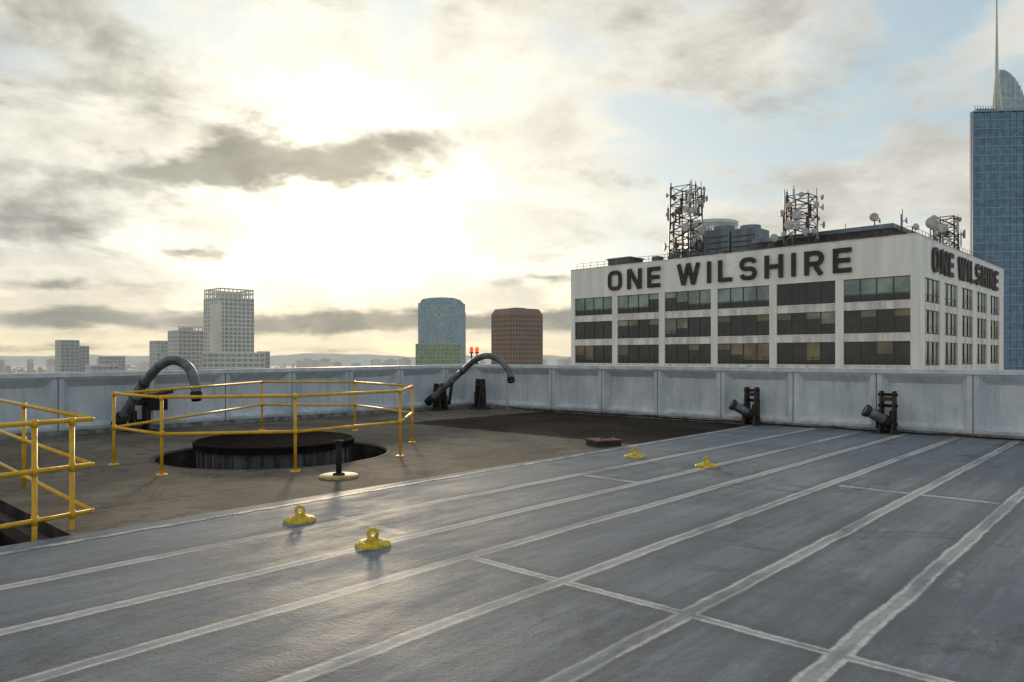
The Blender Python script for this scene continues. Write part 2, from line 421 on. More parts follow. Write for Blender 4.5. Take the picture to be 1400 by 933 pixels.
rail("yellow_guard_railing", [pa.xy, c0.xy, pb.xy], [1.07, .605, .13], False,
     [(-4.41, 7.33, -1.5), (-4.59, 7.03, -1.5), (-6.46, 9.68, ZC), (-5.4, 6.0 - .3, -1.5)], flange=False)

# parapet walls ----------------------------------------------
m_lap2 = mat("base_flashing", (.20, .20, .195), .6, var=.5, scale=5, bump=.3)
def parapet(name, P0, dirv, length, h0, h1, side, pitch=1.9, off=0.0):
    par = empty(name); ex = dirv.normalized(); nrm = Vector((ex.y, -ex.x, 0)) * side
    F = Frame(P0, ex, nrm); H = lambda s: h0 + (h1 - h0) * s / length
    def q(mb, pts, m): mb.face([F(*p) for p in pts], m)
    mb = MB()
    s = -off
    while s < length:
        a, b_ = max(s, 0) + .009, min(s + pitch, length) - .009
        if b_ - a < .9: s += pitch; continue
        z0 = -.02; za, zb = H(a) - .10, H(b_) - .10
        o1 = [(a, 0, z0), (b_, 0, z0), (b_, 0, zb), (a, 0, za)]
        o2 = [(a + .10, 0, .16), (b_ - .10, 0, .16), (b_ - .10, 0, zb - .04), (a + .10, 0, za - .04)]
        o3 = [(a + .24, -.17, .26), (b_ - .24, -.17, .26), (b_ - .24, -.17, zb - .22), (a + .24, -.17, za - .22)]
        for A, B in ((o1, o2), (o2, o3)):
            for k in range(4): q(mb, [A[k], A[(k + 1) % 4], B[(k + 1) % 4], B[k]], m_par)
        q(mb, o3, m_par)
        s += pitch
    mb.obj("panels", par)
    mb = MB()
    def ramp(y0, y1, zb0, ztop_off, m, zlow=None):
        zl = lambda s: zlow if zlow is not None else H(s) + zb0
        P = [F(0, y0, zl(0)), F(length, y0, zl(length)), F(length, y1, zl(length)), F(0, y1, zl(0)),
             F(0, y0, H(0) + ztop_off), F(length, y0, H(length) + ztop_off), F(length, y1, H(length) + ztop_off), F(0, y1, H(0) + ztop_off)]
        i = len(mb.v); mb.v += [tuple(p) for p in P]
        for k in ((3, 2, 1, 0), (4, 5, 6, 7), (0, 1, 5, 4), (1, 2, 6, 5), (2, 3, 7, 6), (3, 0, 4, 7)):
            mb.f.append(tuple(i + j for j in k)); mb.mi.append(mb.mid(m)); mb.sm.append(False)
    ramp(-.36, -.18, 0, -.103, m_par, zlow=-2.3)
    ramp(-.38, .045, -.10, 0.0, m_cap)
    mb.box(0, length, .002, .03, -.02, .09, m_lap2, F)
    mb.obj("coping_and_core", par)
    return F
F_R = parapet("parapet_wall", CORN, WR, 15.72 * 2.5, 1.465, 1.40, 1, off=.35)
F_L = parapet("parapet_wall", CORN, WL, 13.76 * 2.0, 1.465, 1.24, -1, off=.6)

mb = MB()
pth = [F_R(2 + i * .5, .08 + random.uniform(-.02, .02), .03 + (.02 if i % 5 == 0 else 0)) for i in range(60)]
mb.tube(catmull(pth, 3), .016, m_blk, 6); mb.obj("conduit_cable")

# davits ------------------------------------------------------
def stand_parts(mb, F, h=.95, w=.26):
    mb.box(-.28, .28, -.05, .42, -.02, .02, m_rust, F)
    for sgn in (-1, 1):
        x0, x1 = (sgn * w / 2 - .02, sgn * w / 2 + .02)
        pr = [(.0, 0.02), (.40, 0.02), (.30, .30), (.26, h), (.04, h), (.0, .5)]
        A = [F(x0, a, z_) for a, z_ in pr]; B = [F(x1, a, z_) for a, z_ in pr]
        mb.face(A[::-1], m_rust); mb.face(B, m_rust)
        for k in range(len(pr)): mb.face([A[k], A[(k + 1) % 6], B[(k + 1) % 6], B[k]], m_rust)
        mb.box(sgn * w / 2 - .07, sgn * w / 2 + .07, .27, .285, .1, h * .55, m_blk, F)
    for z_ in (.22, .62, h - .08):
        mb.tube([F(-w / 2 - .07, .16, z_), F(w / 2 + .07, .16, z_)], .035, m_blk, 10)
    mb.box(-w / 2 + .02, w / 2 - .02, .05, .25, h - .22, h - .14, m_rust, F)
def stub(mb, a, b_, r=.115):
    a, b_ = Vector(a), Vector(b_); t = (b_ - a).normalized()
    mb.tube([a, b_], r, m_gal, 20, mcap=m_dark)
    mb.tube([b_ - t * .06, b_ + t * .01], r * 1.22, m_rust, 20, mcap=m_dark)
    mb.tube([b_ + t * .011, b_ + t * .018], r * .85, m_gal, 20)
    mb.tube([a - t * .02, a + t * .14], r * 1.18, m_blk, 20)
for s_ in (.642 * 15.72, .843 * 15.72):
    mb = MB(); F = Frame(F_R(s_, .06, 0), F_R.ex, F_R.ey); stand_parts(mb, F)
    stub(mb, F(.05, .22, .24), F(-.36, .52, .52)); mb.obj("davit_base")

def davit(name, path, r, standF, extra=None):
    mb = MB()
    for F in standF: stand_parts(mb, F, .85, .3)
    P = catmull(path, 10); mb.tube(P, r, m_gal, 20, mcap=m_dark)
    def collar(i, rr, ln, m):
        t = (P[i + 1] - P[i]).normalized(); mb.tube([P[i] - t * ln / 2, P[i] + t * ln / 2], rr, m, 20)
    collar(2, r * 1.35, .3, m_blk); collar(14, r * 1.2, .10, m_gal); collar(len(P) - 4, r * 1.18, .12, m_blk); collar(20, r * 1.15, .07, m_rust)
    return mb, P
mb, P = davit("davit", [(-2.75, 23.6, .22), (-2.15, 23.3, .75), (-1.55, 23.0, 1.28), (-1.15, 22.7, 1.62), (-.75, 22.5, 1.75), (-.35, 22.3, 1.60), (-.08, 22.1, 1.25), (-.02, 22.0, .95)], .095,
      [Frame(F_L(1.75, .06, 0), F_L.ex, F_L.ey)])
mb.tube([(-2.0, 23.2, .2), (-1.9, 23.2, .95)], .05, m_blk); mb.obj("davit_arm")
mb = MB(); stand_parts(mb, Frame(F_R(.75, .3, 0), F_R.ex, F_R.ey), .98, .2); mb.obj("davit_base")
mb, P = davit("davit", [(-8.95, 16.6, .18), (-8.62, 16.5, .62), (-8.25, 16.4, 1.12), (-7.85, 16.3, 1.52), (-7.5, 16.25, 1.64), (-7.17, 16.2, 1.48), (-6.98, 16.1, 1.14), (-6.9, 16.0, .76)], .105,
      [Frame(F_L(11.1, .06, 0), F_L.ex, F_L.ey)])
F = Frame(F_L(10.7, .25, 0), F_L.ex, F_L.ey)
mb.box(-.2, .25, 0, .12, .45, .75, m_blk, F); mb.tube([F(-.3, .15, .9), F(.45, .15, .75)], .05, m_rust)
mb.lathe(F(.25, .2, .86), [(.001, .07), (.05, .05), (.06, 0), (.001, -.02)], m_yel2, 12); mb.obj("davit_arm")

m_red = mat("red_beacon", (.6, .02, .01), .3, emit=((1, .03, .01), 3.0))
mb = MB()
for dx in (-.09, .1):
    bx, by = -1.32 + dx, 25.45
    mb.tube([(bx, by, 1.44), (bx, by, 1.84)], .025, m_blk, 8)
    mb.lathe((bx, by, 1.84), [(.001, 0), (.07, 0), (.07, .04), (.05, .05), (.001, .05)], m_blk, 14)
    mb.lathe((bx, by, 1.89), [(.055, 0), (.065, .05), (.06, .13), (.035, .18), (.001, .19)], m_red, 14)
mb.box(-1.45, -1.15, 25.38, 25.5, 1.47, 1.5, m_blk)
mb.obj("obstruction_light")

for (ax, ay, r_) in ((-2.21, 7.62, .165), (-1.26, 6.62, .16), (2.1, 12.5, .18), (3.03, 11.4, .175)):
    mb = MB(); c = Vector((ax, ay, 0))
    mb.lathe(c, [(r_, .0), (r_, .018), (r_ * .93, .03), (r_ * .55, .045), (.055, .055), (.05, .075), (.001, .078)], m_yel2, 36)
    F = Frame(c, (.94, .34, 0))
    ring = [F(.040 * math.cos(t * math.pi / 12), 0, .108 + .040 * math.sin(t * math.pi / 12)) for t in range(24)]
    mb.tube(ring, .017, m_yel2, 10, closed=True)
    mb.tube([F(0, 0, .05), F(0, 0, .085)], .026, m_yel2, 12)
    for k in range(6):
        an = k * math.pi / 3; mb.tube([c + Vector((r_ * .75 * math.cos(an), r_ * .75 * math.sin(an), .02)), c + Vector((r_ * .75 * math.cos(an), r_ * .75 * math.sin(an), .045))], .009, m_yel2, 6)
    mb.obj("yellow_roof_anchor")

mb = MB(); c = Vector((-2.5, 10.56, ZC))
mb.lathe(c, [(.285, 0), (.285, .02), (.27, .028), (.001, .028)], m_tan, 40)
mb.tube([c + Vector((0, 0, .02)), c + Vector((0, 0, .5))], .042, m_blk, 14)
mb.lathe(c, [(.09, .028), (.08, .05), (.04, .06)], m_blk, 20); mb.lathe(c + Vector((0, 0, .47)), [(.055, 0), (.06, .02), (.06, .05), (.001, .06)], m_blk, 16)
mb.obj("steel_post_on_plate")
mb = MB(); F = Frame((1.79, 14.3, ZC), (.93, .36, 0))
mb.box(-.27, .27, -.22, .22, 0, .09, m_rust, F); mb.box(-.29, .29, -.24, .24, .092, .125, m_box, F)
mb.tube([F(-.1, -.1, .12), F(-.1, -.1, .16), F(.1, -.1, .16), F(.1, -.1, .12)], .01, m_rust, 6)
mb.obj("rusty_brown_box")

# ------------------------------------------------------------ white office block with rooftop lettering
bl_ = empty("white_office_building")
m_wht = mat("white_concrete_facade", (.70, .69, .67), .6, var=.11, scale=.5, streak=True)
m_wht2 = mat("white_spandrel", (.58, .57, .55), .6, var=.26, scale=1.1, streak=True)
m_mul = mat("bronze_mullion", (.05, .05, .048), .4)
def glass(name, col, rough=.06, spec=.8, haze=None):
    m, nt, b = newmat(name); P = nt.n('ShaderNodeNewGeometry').outputs['Position']
    n_ = nt.ss(nt.noise(P, .35, 2), .35, .65)
    nt.put(b.inputs['Base Color'], nt.mix(n_, tuple(c * .6 for c in col), tuple(c * 1.4 for c in col)))
    b.inputs['Roughness'].default_value = rough; b.inputs['Specular IOR Level'].default_value = spec
    if haze: b.inputs['Emission Color'].default_value = (*haze, 1); b.inputs['Emission Strength'].default_value = 1
    return m
g_dark = glass("glass_dark", (.016, .016, .015), .06, .6); g_grn_sky = glass("glass_green_sky_reflection", (.14, .20, .185), .1, 1.0); g_blind = glass("glass_blinds", (.20, .19, .15), .2, .6); g_amb_refl = glass("glass_amber_reflection", (.12, .095, .04), .1)  # greenish glass lightened with painted sky reflection; amber is a painted yellow reflection
AA = Vector((.694, .721, 0)); BB = Vector((-.721, .694, 0)); C0 = Vector((49.77, 90, 0)); FB = Frame(C0, AA, BB)
LA, LB, ZT = 51.3, 54.75, 16.9
mb = MB()
mb.box(.4, LA - .4, .4, LB - .4, -100, 16.0, g_dark, FB)
core = mb.obj("glazed_core", bl_)
mb = MB()
fb = [(.68 + 9.05 * i, .68 + 9.05 * i + 8.0) for i in range(6)]
rb = [(3.7 + 9.28 * i, 3.7 + 9.28 * i + 6.9) for i in range(5)]
floors = []; zt = 11.9
while zt > -98: floors.append((zt - 3.1, zt)); zt -= 4.07
prev = 0.0
for i, (a, c_) in enumerate(fb):
    if i: mb.box(0, .42, prev, a, -100, 11.9, m_wht, FB)
    prev = c_
mb.box(0, .42, prev, LB, -100, 11.9, m_wht, FB)
mb.box(0, 3.7, 0, .68, -100, 11.9, m_wht, FB)
prev = 3.7
for i, (a, c_) in enumerate(rb):
    if i: mb.box(prev, a, 0, .42, -100, 11.9, m_wht, FB)
    prev = c_
mb.box(prev, LA, 0, .42, -100, 11.9, m_wht, FB)
mb.box(-.02, .42, -.02, LB + .02, 11.9, ZT, m_wht, FB); mb.box(.42, LA, -.02, .42, 11.9, ZT, m_wht, FB)
mb.box(-.08, .5, -.08, LB + .06, ZT, ZT + .12, m_wht2, FB); mb.box(.5, LA + .06, -.08, .5, ZT, ZT + .12, m_wht2, FB)
mb.box(LA - .4, LA, .42, LB, -100, ZT, m_wht2, FB); mb.box(.42, LA - .4, LB - .4, LB, -100, ZT, m_wht2, FB)
mb.box(.42, LA - .4, .42, LB - .4, 16.0, 16.2, m_wht2, FB)
for (z0, z1) in floors:
    for (a, c_) in fb: mb.box(.04, .42, a, c_, z0 - .97, z0, m_wht2, FB)
    for (a, c_) in rb: mb.box(a, c_, .04, .42, z0 - .97, z0, m_wht2, FB)
    for (a, c_) in fb: mb.box(-.03, .40, a + .002, c_ - .002, z0 + .002, z0 + .09, m_wht, FB)
mb.obj("facade", bl_)
mb = MB()
for fi, (z0, z1) in enumerate(floors[:8]):
    for face, bays in (('f', fb), ('r', rb)):
        for bi, (a, c_) in enumerate(bays):
            wdt = c_ - a; nc = 4 if face == 'f' else 3
            for k in range(nc):
                p0, p1 = a + wdt * k / nc, a + wdt * (k + 1) / nc
                rw = random.random()
                if fi == 0: gm = g_grn_sky if bi != 1 or face == 'r' else g_dark
                elif fi == 1: gm = g_dark if rw < .4 else (g_blind if rw < .6 else g_amb_refl)
                else: gm = g_dark if rw < .55 else g_amb_refl
                zs = z0 + .09
                zb_ = (z0 + .95 if fi == 0 and rw < .8 else z1 - random.choice((.9, .9, 1.6, 2.4))) if gm in (g_blind, g_amb_refl, g_grn_sky) else zs
                for (ya, yb, g_) in ((zs, zb_, g_dark), (zb_, z1, gm)):
                    if yb - ya < .05: continue
                    if face == 'f': mb.box(.26, .3, p0, p1, ya, yb, g_, FB)
                    else: mb.box(p0, p1, .26, .3, ya, yb, g_, FB)
                if k:
                    if face == 'f': mb.box(.16, .26, p0 - .06, p0 + .06, zs, z1, m_mul, FB)
                    else: mb.box(p0 - .06, p0 + .06, .16, .26, zs, z1, m_mul, FB)
                pc = (p0 + p1) / 2
                if face == 'f': mb.box(.20, .26, pc - .03, pc + .03, zs, z0 + 1.0, m_mul, FB)
            for hz_ in (z0 + 1.0, z1 - .08, z0 + .09):
                if face == 'f': mb.box(.18, .258, a, c_, hz_, hz_ + .08, m_mul, FB)
                else: mb.box(a, c_, .18, .258, hz_, hz_ + .08, m_mul, FB)
mb.obj("windows", bl_)

# letters
m_let = mat("sign_letter_face", (.034, .030, .030), .6, var=.3, scale=1.5, spec=.3)
m_lets = mat("sign_letter_return", (.06, .034, .028), .6, var=.3, scale=1.5)
T = .62; HL = 3.25
def arc(cx, cy, rx, ry, a0, a1, n=8): return [(cx + rx * math.cos(R(a0 + (a1 - a0) * i / n)), cy + ry * math.sin(R(a0 + (a1 - a0) * i / n))) for i in range(n + 1)]
h = T / 2
def gl(ch):
    if ch == 'I': return T, [([(h, 0), (h, HL)], False)]
    if ch == 'L': return 2.2, [([(h, 0), (h, HL)], False), ([(T, h), (2.2, h)], False)]
    if ch == 'E': return 2.35, [([(h, 0), (h, HL)], False), ([(T, h), (2.35, h)], False), ([(T, HL / 2), (2.2, HL / 2)], False), ([(T, HL - h), (2.35, HL - h)], False)]
    if ch == 'H': return 2.65, [([(h, 0), (h, HL)], False), ([(2.65 - h, 0), (2.65 - h, HL)], False), ([(T, HL / 2), (2.65 - T, HL / 2)], False)]
    if ch == 'N': return 2.75, [([(h, 0), (h, HL)], False), ([(2.75 - h, 0), (2.75 - h, HL)], False), ([(h + .1, HL - .02), (2.65 - h, .02)], False)]
    if ch == 'W': return 4.0, [([(h, HL), (1.16, .02)], False), ([(1.16, 0), (2.0, HL - .02)], False), ([(2.0, HL), (2.84, .02)], False), ([(2.84, 0), (4.0 - h, HL)], False)]
    if ch == 'O':
        W_ = 2.75; p = arc(W_ - h - .75, HL - h - .75, .75, .75, 0, 90) + arc(h + .75, HL - h - .75, .75, .75, 90, 180) + arc(h + .75, h + .75, .75, .75, 180, 270) + arc(W_ - h - .75, h + .75, .75, .75, 270, 360)
        return W_, [(p, True)]
    if ch == 'S':
        W_ = 2.6; r = (HL - T) / 4
        p = arc(W_ - h - r, HL - h - r, r, r, 15, 90, 5) + arc(h + r, HL - h - r, r, r, 90, 270, 12) + arc(W_ - h - r, h + r, r, r, 90, -90, 12) + arc(h + r, h + r, r, r, 270, 195, 5)
        return W_, [(p, False)]
    if ch == 'R':
        W_ = 2.6; r = .58; mY = HL * .46; r2 = (HL - h - mY) / 2
        p = [(T, HL - h)] + arc(W_ - h - r2, HL - h - r2, r2, r2, 90, -90, 10) + [(T, mY)]
        return W_, [([(h, 0), (h, HL)], False), (p, False), ([(1.45, mY - h), (W_ - .36, 0)], False)]
def stroke(mb, F, x0, pts, closed, idx, t=None, depth=.32):
    t = t or T
    n = len(pts); Lp = []; Rp = []
    for i in range(n):
        p = Vector(pts[i]); a = Vector(pts[i - 1]) if (i > 0 or closed) else None; c_ = Vector(pts[(i + 1) % n]) if (i < n - 1 or closed) else None
        d1 = (p - a) if a is not None and (p - a).length > 1e-6 else None; d2 = (c_ - p) if c_ is not None and (c_ - p).length > 1e-6 else None
        d1 = d1 or d2; d2 = d2 or d1
        n1 = Vector((-d1.y, d1.x)).normalized(); n2 = Vector((-d2.y, d2.x)).normalized(); nn = (n1 + n2).normalized()
        k = (t / 2) / max(.5, nn.dot(n1)); Lp.append(p + nn * k); Rp.append(p - nn * k)
    f = depth + idx * .012
    for i in range(n if closed else n - 1):
        j = (i + 1) % n
        if (Vector(pts[i]) - Vector(pts[j])).length < 1e-6: continue
        q = [Lp[i], Lp[j], Rp[j], Rp[i]]
        A = [F(x0 + p.x, .12, p.y) for p in q]; B = [F(x0 + p.x, f, p.y) for p in q]
        mb.face(B, m_let); mb.face(A[::-1], m_let)
        mb.face([A[0], A[1], B[1], B[0]], m_lets); mb.face([A[2], A[3], B[3], B[2]], m_lets)
        if not closed and i == 0: mb.face([A[3], A[0], B[0], B[3]], m_lets)
        if not closed and i == n - 2: mb.face([A[1], A[2], B[2], B[1]], m_lets)
def sign(name, F):
    mb = MB(); x = 0.0
    for wd, x0, total in (("ONE", 0.0, 10.1), ("WILSHIRE", 13.1, 25.9)):
        ws = [gl(c)[0] for c in wd]; gap = (total - sum(ws)) / (len(wd) - 1); x = x0
        for c_ in wd:
            w_, st = gl(c_)
            for i, (p, cl) in enumerate(st): stroke(mb, F, x, p, cl, i)
            for hx in (.3, .7):
                for hz_ in (.2, .8):
                    mb.box(x + w_ * hx - .04, x + w_ * hx + .04, .0, .12, HL * hz_ - .04, HL * hz_ + .04, m_mul, F)
            x += w_ + gap
    mb.obj(name, bl_)
sign("rooftop_sign_front", Frame(FB(-.02, 46.6, 12.8), -BB, -AA))
sign("rooftop_sign_side", Frame(FB(6.4, -.02, 12.8), AA, -BB))

# roof equipment
m_mech = mat("mech_blue_grey", (.17, .21, .24), .5, metal=.2, var=.3, scale=.6, streak=True)
m_pent = mat("penthouse_dark", (.12, .11, .10), .7, var=.4, scale=.4)
m_dish = mat("dish_white", (.42, .42, .42), .5)
m_steel = mat("antenna_steel", (.075, .068, .062), .5, metal=.4, var=.4)
mb = MB()
mb.box(10, 36, 6, 25.3, 16.2, 19.6, m_pent, FB); mb.box(9.4, 36.6, 5.4, 25.9, 19.6, 20.2, m_mech, FB)
for k in range(12): mb.box(9.9, 10, 6.4 + k * 1.6, 7.6 + k * 1.6, 16.8, 19.2, m_steel, FB)
mb.box(3, 7, 44.5, 49, 16.2, 18.5, m_pent, FB); mb.box(2.8, 7.2, 44.3, 49.2, 18.5, 18.7, m_mech, FB)
mb.box(4, 6, 8, 22, 16.2, 17.8, m_pent, FB)
for k in range(9): mb.box(5 + k * .1, 7.5, 12 + k * 4.1, 13.2 + k * 4.1, 16.2, 17.3 + (k * 37 % 5) * .35, m_mech if k % 2 else m_pent, FB)
mb.obj("penthouse", bl_)
mb = MB()
for (a, b0, w_, zz) in ((13, 27, 4.2, 22.8), (13, 31.6, 4.6, 23.2), (14, 36.6, 3.4, 21.6), (14, 41, 3.0, 20.4)):
    mb.box(a, a + 5, b0, b0 + w_, 17, zz, m_mech, FB)
    for k in range(5): mb.box(a - .06, a, b0 + .2, b0 + w_ - .2, 18 + k * (zz - 18.4) / 5, 18.15 + k * (zz - 18.4) / 5, m_steel, FB)
    mb.lathe(FB(a + 2.5, b0 + w_ / 2, zz), [(w_ * .4, 0), (w_ * .4, .7), (w_ * .36, .7), (w_ * .36, 0)], m_mech, 20)
    for dx in (0.2, 4.6):
        for dy in (.2, w_ - .4): mb.box(a + dx, a + dx + .2, b0 + dy, b0 + dy + .2, 16.2, 17, m_steel, FB)
mb.obj("cooling_units", bl_)
def dish(mb, p, dr, r):
    dr = Vector(dr).normalized(); ex = Vector((0, 0, 1)).cross(dr).normalized(); F = Frame(p, ex, dr.cross(ex), dr)
    mb.lathe(p, [(.02, -.25 * r), (.6 * r, -.15 * r), (r, .12 * r), (r, .3 * r), (.6 * r, .34 * r), (.001, .36 * r)], m_dish, 16, F)
    mb.tube([Vector(p) - dr * .25 * r, Vector(p) - dr * .9 * r], .06, m_steel, 6)
def lattice(name, base, w0, w1, z0, z1, step, nd, seed):
    rnd = random.Random(seed); mb = MB(); nlev = int((z1 - z0) / step)
    def cp(k, lev):
        t = lev / nlev; w_ = (w0 + (w1 - w0) * t) / 2; sx, sy = ((-1, -1), (1, -1), (1, 1), (-1, 1))[k % 4]
        return base + AA * sx * w_ + BB * sy * w_ + Vector((0, 0, z0 + (z1 - z0) * t))
    for k in range(4):
        mb.tube([cp(k, 0), cp(k, nlev)], .13, m_steel, 5)
        for l in range(nlev + 1): mb.tube([cp(k, l), cp(k + 1, l)], .07, m_steel, 4)
        for l in range(nlev):
            mb.tube([cp(k, l), cp(k + 1, l + 1)], .06, m_steel, 4); mb.tube([cp(k + 1, l), cp(k, l + 1)], .06, m_steel, 4)
    for i in range(nd):
        k = rnd.randrange(4); l = rnd.uniform(.25, 1) * nlev; t = l / nlev
        p = cp(k, l).lerp(cp(k + 1, l), rnd.random()); out = (p - (base + Vector((0, 0, p.z)))); out.z = 0; out.normalize()
        out = (out + Vector((rnd.uniform(-.6, .6), rnd.uniform(-.9, .2), 0))).normalized()
        if rnd.random() < .5: dish(mb, p + out * .8, out, rnd.choice((.3, .4, .5, .7)))
        else:
            q = p + out * .5; mb.box(-.14, .14, -.08, .08, -1.0, 1.0, m_dish if rnd.random() < .3 else m_steel, Frame(q, out.cross(Vector((0, 0, 1))), out))
            mb.tube([q + Vector((0, 0, -1.2)), q + Vector((0, 0, 1.5))], .04, m_steel, 4)
    for k in range(4):
        if rnd.random() < .9: mb.tube([cp(k, nlev), cp(k, nlev) + Vector((0, 0, rnd.uniform(.4, 1.2)))], .05, m_steel, 4)
    mb.obj(name, bl_)
lattice("antenna_tower_a", Vector((28.3, 119, 0)), 4.0, 3.5, 16.2, 29.3, 1.45, 62, 3)
lattice("antenna_tower_b", Vector((41.9, 105.8, 0)), 3.4, 3.1, 16.2, 25.0, 1.3, 38, 5)
lattice("antenna_tower_c", FB(27, 3, 0), 2.6, 2.4, 16.2, 23.0, 1.3, 14, 8)
mb = MB()
def mast(a, b_, top, dishes):
    p = FB(a, b_, 16.2); mb.tube([p, Vector((p.x, p.y, top))], .09, m_steel, 6)
    for (dz, r_, dx, dy) in dishes: dish(mb, Vector((p.x + dx * .6, p.y + dy * .6, top - dz)), (dx, dy, .1), r_)
mast(10, 8, 21.9, [(.6, .6, -.5, -.8), (1.0, .4, .9, -.3)])
mast(8, 4, 21.0, [(.9, .45, .8, -.5)])
mast(20, 3.5, 21.6, [(.4, .85, -.3, -.95), (2.2, .6, .8, -.4)])
mast(23, 3.5, 22.6, [(.3, .55, -.8, -.5), (1.8, .7, .3, -.9)])
mast(13, 4, 20.0, [(.2, .5, .2, -1)])
mast(4, 20, 19.2, [(.2, .6, -.2, -1)]); mast(5, 33, 20.5, [(.3, .5, -.9, -.6)])
for i in range(14):
    a = random.uniform(2, 34); b_ = random.uniform(1.5, 50); p = FB(a, b_, 16.2); mb.tube([p, p + Vector((0, 0, random.uniform(2, 6.5)))], .05, m_steel, 4)
mb.obj("dish_masts", bl_)
mb = MB()
for i in range(37): mb.tube([FB(.7, .7 + i * 1.48, 16.2), FB(.7, .7 + i * 1.48, 18.0)], .035, m_steel, 4)
for z_ in (17.5, 18.0): mb.tube([FB(.7, .7, z_), FB(.7, 54, z_)], .03, m_steel, 4); mb.tube([FB(.7, .7, z_), FB(50, .7, z_)], .03, m_steel, 4)
for i in range(34): mb.tube([FB(.7 + i * 1.48, .7, 16.2), FB(.7 + i * 1.48, .7, 18.0)], .035, m_steel, 4)
mb.obj("roof_edge_rail", bl_)

# ------------------------------------------------------------ distant towers
def rect(w_, d_): return [(-w_ / 2, -d_ / 2), (w_ / 2, -d_ / 2), (w_ / 2, d_ / 2), (-w_ / 2, d_ / 2)]
def offs(poly, k):
    cx = sum(p[0] for p in poly) / len(poly); cy = sum(p[1] for p in poly) / len(poly); out = []
    for (a, b_) in poly:
        l = math.hypot(a - cx, b_ - cy); out.append((cx + (a - cx) * (l + k) / l, cy + (b_ - cy) * (l + k) / l))
    return out
def tower(name, cx, cy, poly, z1, mw, mg, rot=47.5, fh=3.6, band=.9, bay=4.5, pier=.7, z0=-100, parent=None, mg2=None):
    par = parent or empty(name); F = Frame((cx, cy, 0), (math.cos(R(rot)), math.sin(R(rot)), 0))
    mb = MB(); mb.prism(poly, z0, z1 - 1, mg, F); mb.obj("glazing", par)
    mb = MB(); zz = z1 - band
    po = offs(poly, .45)
    while zz > max(z0, -60):
        mb.prism(po, zz, zz + band, mw, F); zz -= fh
    pq = offs(poly, .52)
    if bay:
        for i in range(len(pq)):
            a = Vector(pq[i]); b_ = Vector(pq[(i + 1) % len(pq)]); L_ = (b_ - a).length; k = max(1, round(L_ / bay)); dr = (b_ - a) / L_; nn = Vector((dr.y, -dr.x))
            G = Frame(F(a.x, a.y, 0), F.ex * dr.x + F.ey * dr.y, F.ex * -nn.x + F.ey * -nn.y)
            for j in range(k + 1):
                s_ = L_ * j / k; mb.box(max(0, s_ - pier / 2), min(L_, s_ + pier / 2), -.02, .5, z0, z1 - .01, mw, G)
            if mg2:
                zz = z1 - band
                while zz > -30:
                    for j in range(k):
                        if random.random() < .3:
                            mb.box(L_ * j / k + pier / 2, L_ * (j + 1) / k - pier / 2, .38, .5, zz - fh + band, zz, mg2, G)
                    zz -= fh
    mb.obj("floors_and_piers", par)
    return par, F
# aerial haze of the far city is carried as a little in-scattered light in the far materials
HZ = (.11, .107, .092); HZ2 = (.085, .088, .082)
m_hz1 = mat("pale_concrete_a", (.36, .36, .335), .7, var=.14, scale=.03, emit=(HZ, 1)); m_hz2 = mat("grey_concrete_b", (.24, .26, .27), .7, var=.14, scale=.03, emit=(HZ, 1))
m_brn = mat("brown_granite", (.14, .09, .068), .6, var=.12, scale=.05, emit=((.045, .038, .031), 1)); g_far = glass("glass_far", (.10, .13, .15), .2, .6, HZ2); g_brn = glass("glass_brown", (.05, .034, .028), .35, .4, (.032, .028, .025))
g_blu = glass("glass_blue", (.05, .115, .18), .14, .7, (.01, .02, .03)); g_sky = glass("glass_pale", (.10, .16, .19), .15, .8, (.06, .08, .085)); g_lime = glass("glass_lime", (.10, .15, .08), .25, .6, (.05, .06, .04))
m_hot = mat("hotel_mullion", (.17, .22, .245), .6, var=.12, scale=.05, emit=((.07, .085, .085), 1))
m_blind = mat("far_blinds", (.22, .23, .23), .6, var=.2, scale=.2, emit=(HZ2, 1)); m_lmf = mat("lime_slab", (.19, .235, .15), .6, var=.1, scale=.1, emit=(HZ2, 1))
def at(px, D): return (px - 700) / 1000 * D
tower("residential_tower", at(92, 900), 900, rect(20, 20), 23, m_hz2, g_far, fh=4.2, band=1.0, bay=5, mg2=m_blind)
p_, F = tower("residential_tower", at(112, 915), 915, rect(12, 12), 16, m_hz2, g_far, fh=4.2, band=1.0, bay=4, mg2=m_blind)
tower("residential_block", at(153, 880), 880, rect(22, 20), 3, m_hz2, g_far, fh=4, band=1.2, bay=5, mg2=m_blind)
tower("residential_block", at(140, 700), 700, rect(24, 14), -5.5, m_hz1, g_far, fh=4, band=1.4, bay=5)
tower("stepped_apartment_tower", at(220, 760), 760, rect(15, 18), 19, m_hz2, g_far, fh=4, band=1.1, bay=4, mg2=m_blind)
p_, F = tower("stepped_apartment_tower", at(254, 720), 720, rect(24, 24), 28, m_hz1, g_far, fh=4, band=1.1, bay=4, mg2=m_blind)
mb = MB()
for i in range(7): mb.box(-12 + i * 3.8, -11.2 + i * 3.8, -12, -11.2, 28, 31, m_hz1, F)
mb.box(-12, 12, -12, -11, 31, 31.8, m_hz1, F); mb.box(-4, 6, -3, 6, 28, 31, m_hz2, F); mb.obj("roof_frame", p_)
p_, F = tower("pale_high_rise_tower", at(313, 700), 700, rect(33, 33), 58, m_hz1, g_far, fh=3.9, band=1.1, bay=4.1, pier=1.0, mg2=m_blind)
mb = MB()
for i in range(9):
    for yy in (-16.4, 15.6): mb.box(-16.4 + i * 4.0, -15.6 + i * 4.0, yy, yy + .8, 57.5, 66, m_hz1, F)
    for xx in (-16.4, 15.6): mb.box(xx, xx + .8, -16 + i * 4.0 + .85, -15.2 + i * 3.9, 57.5, 65.5, m_hz1, F)
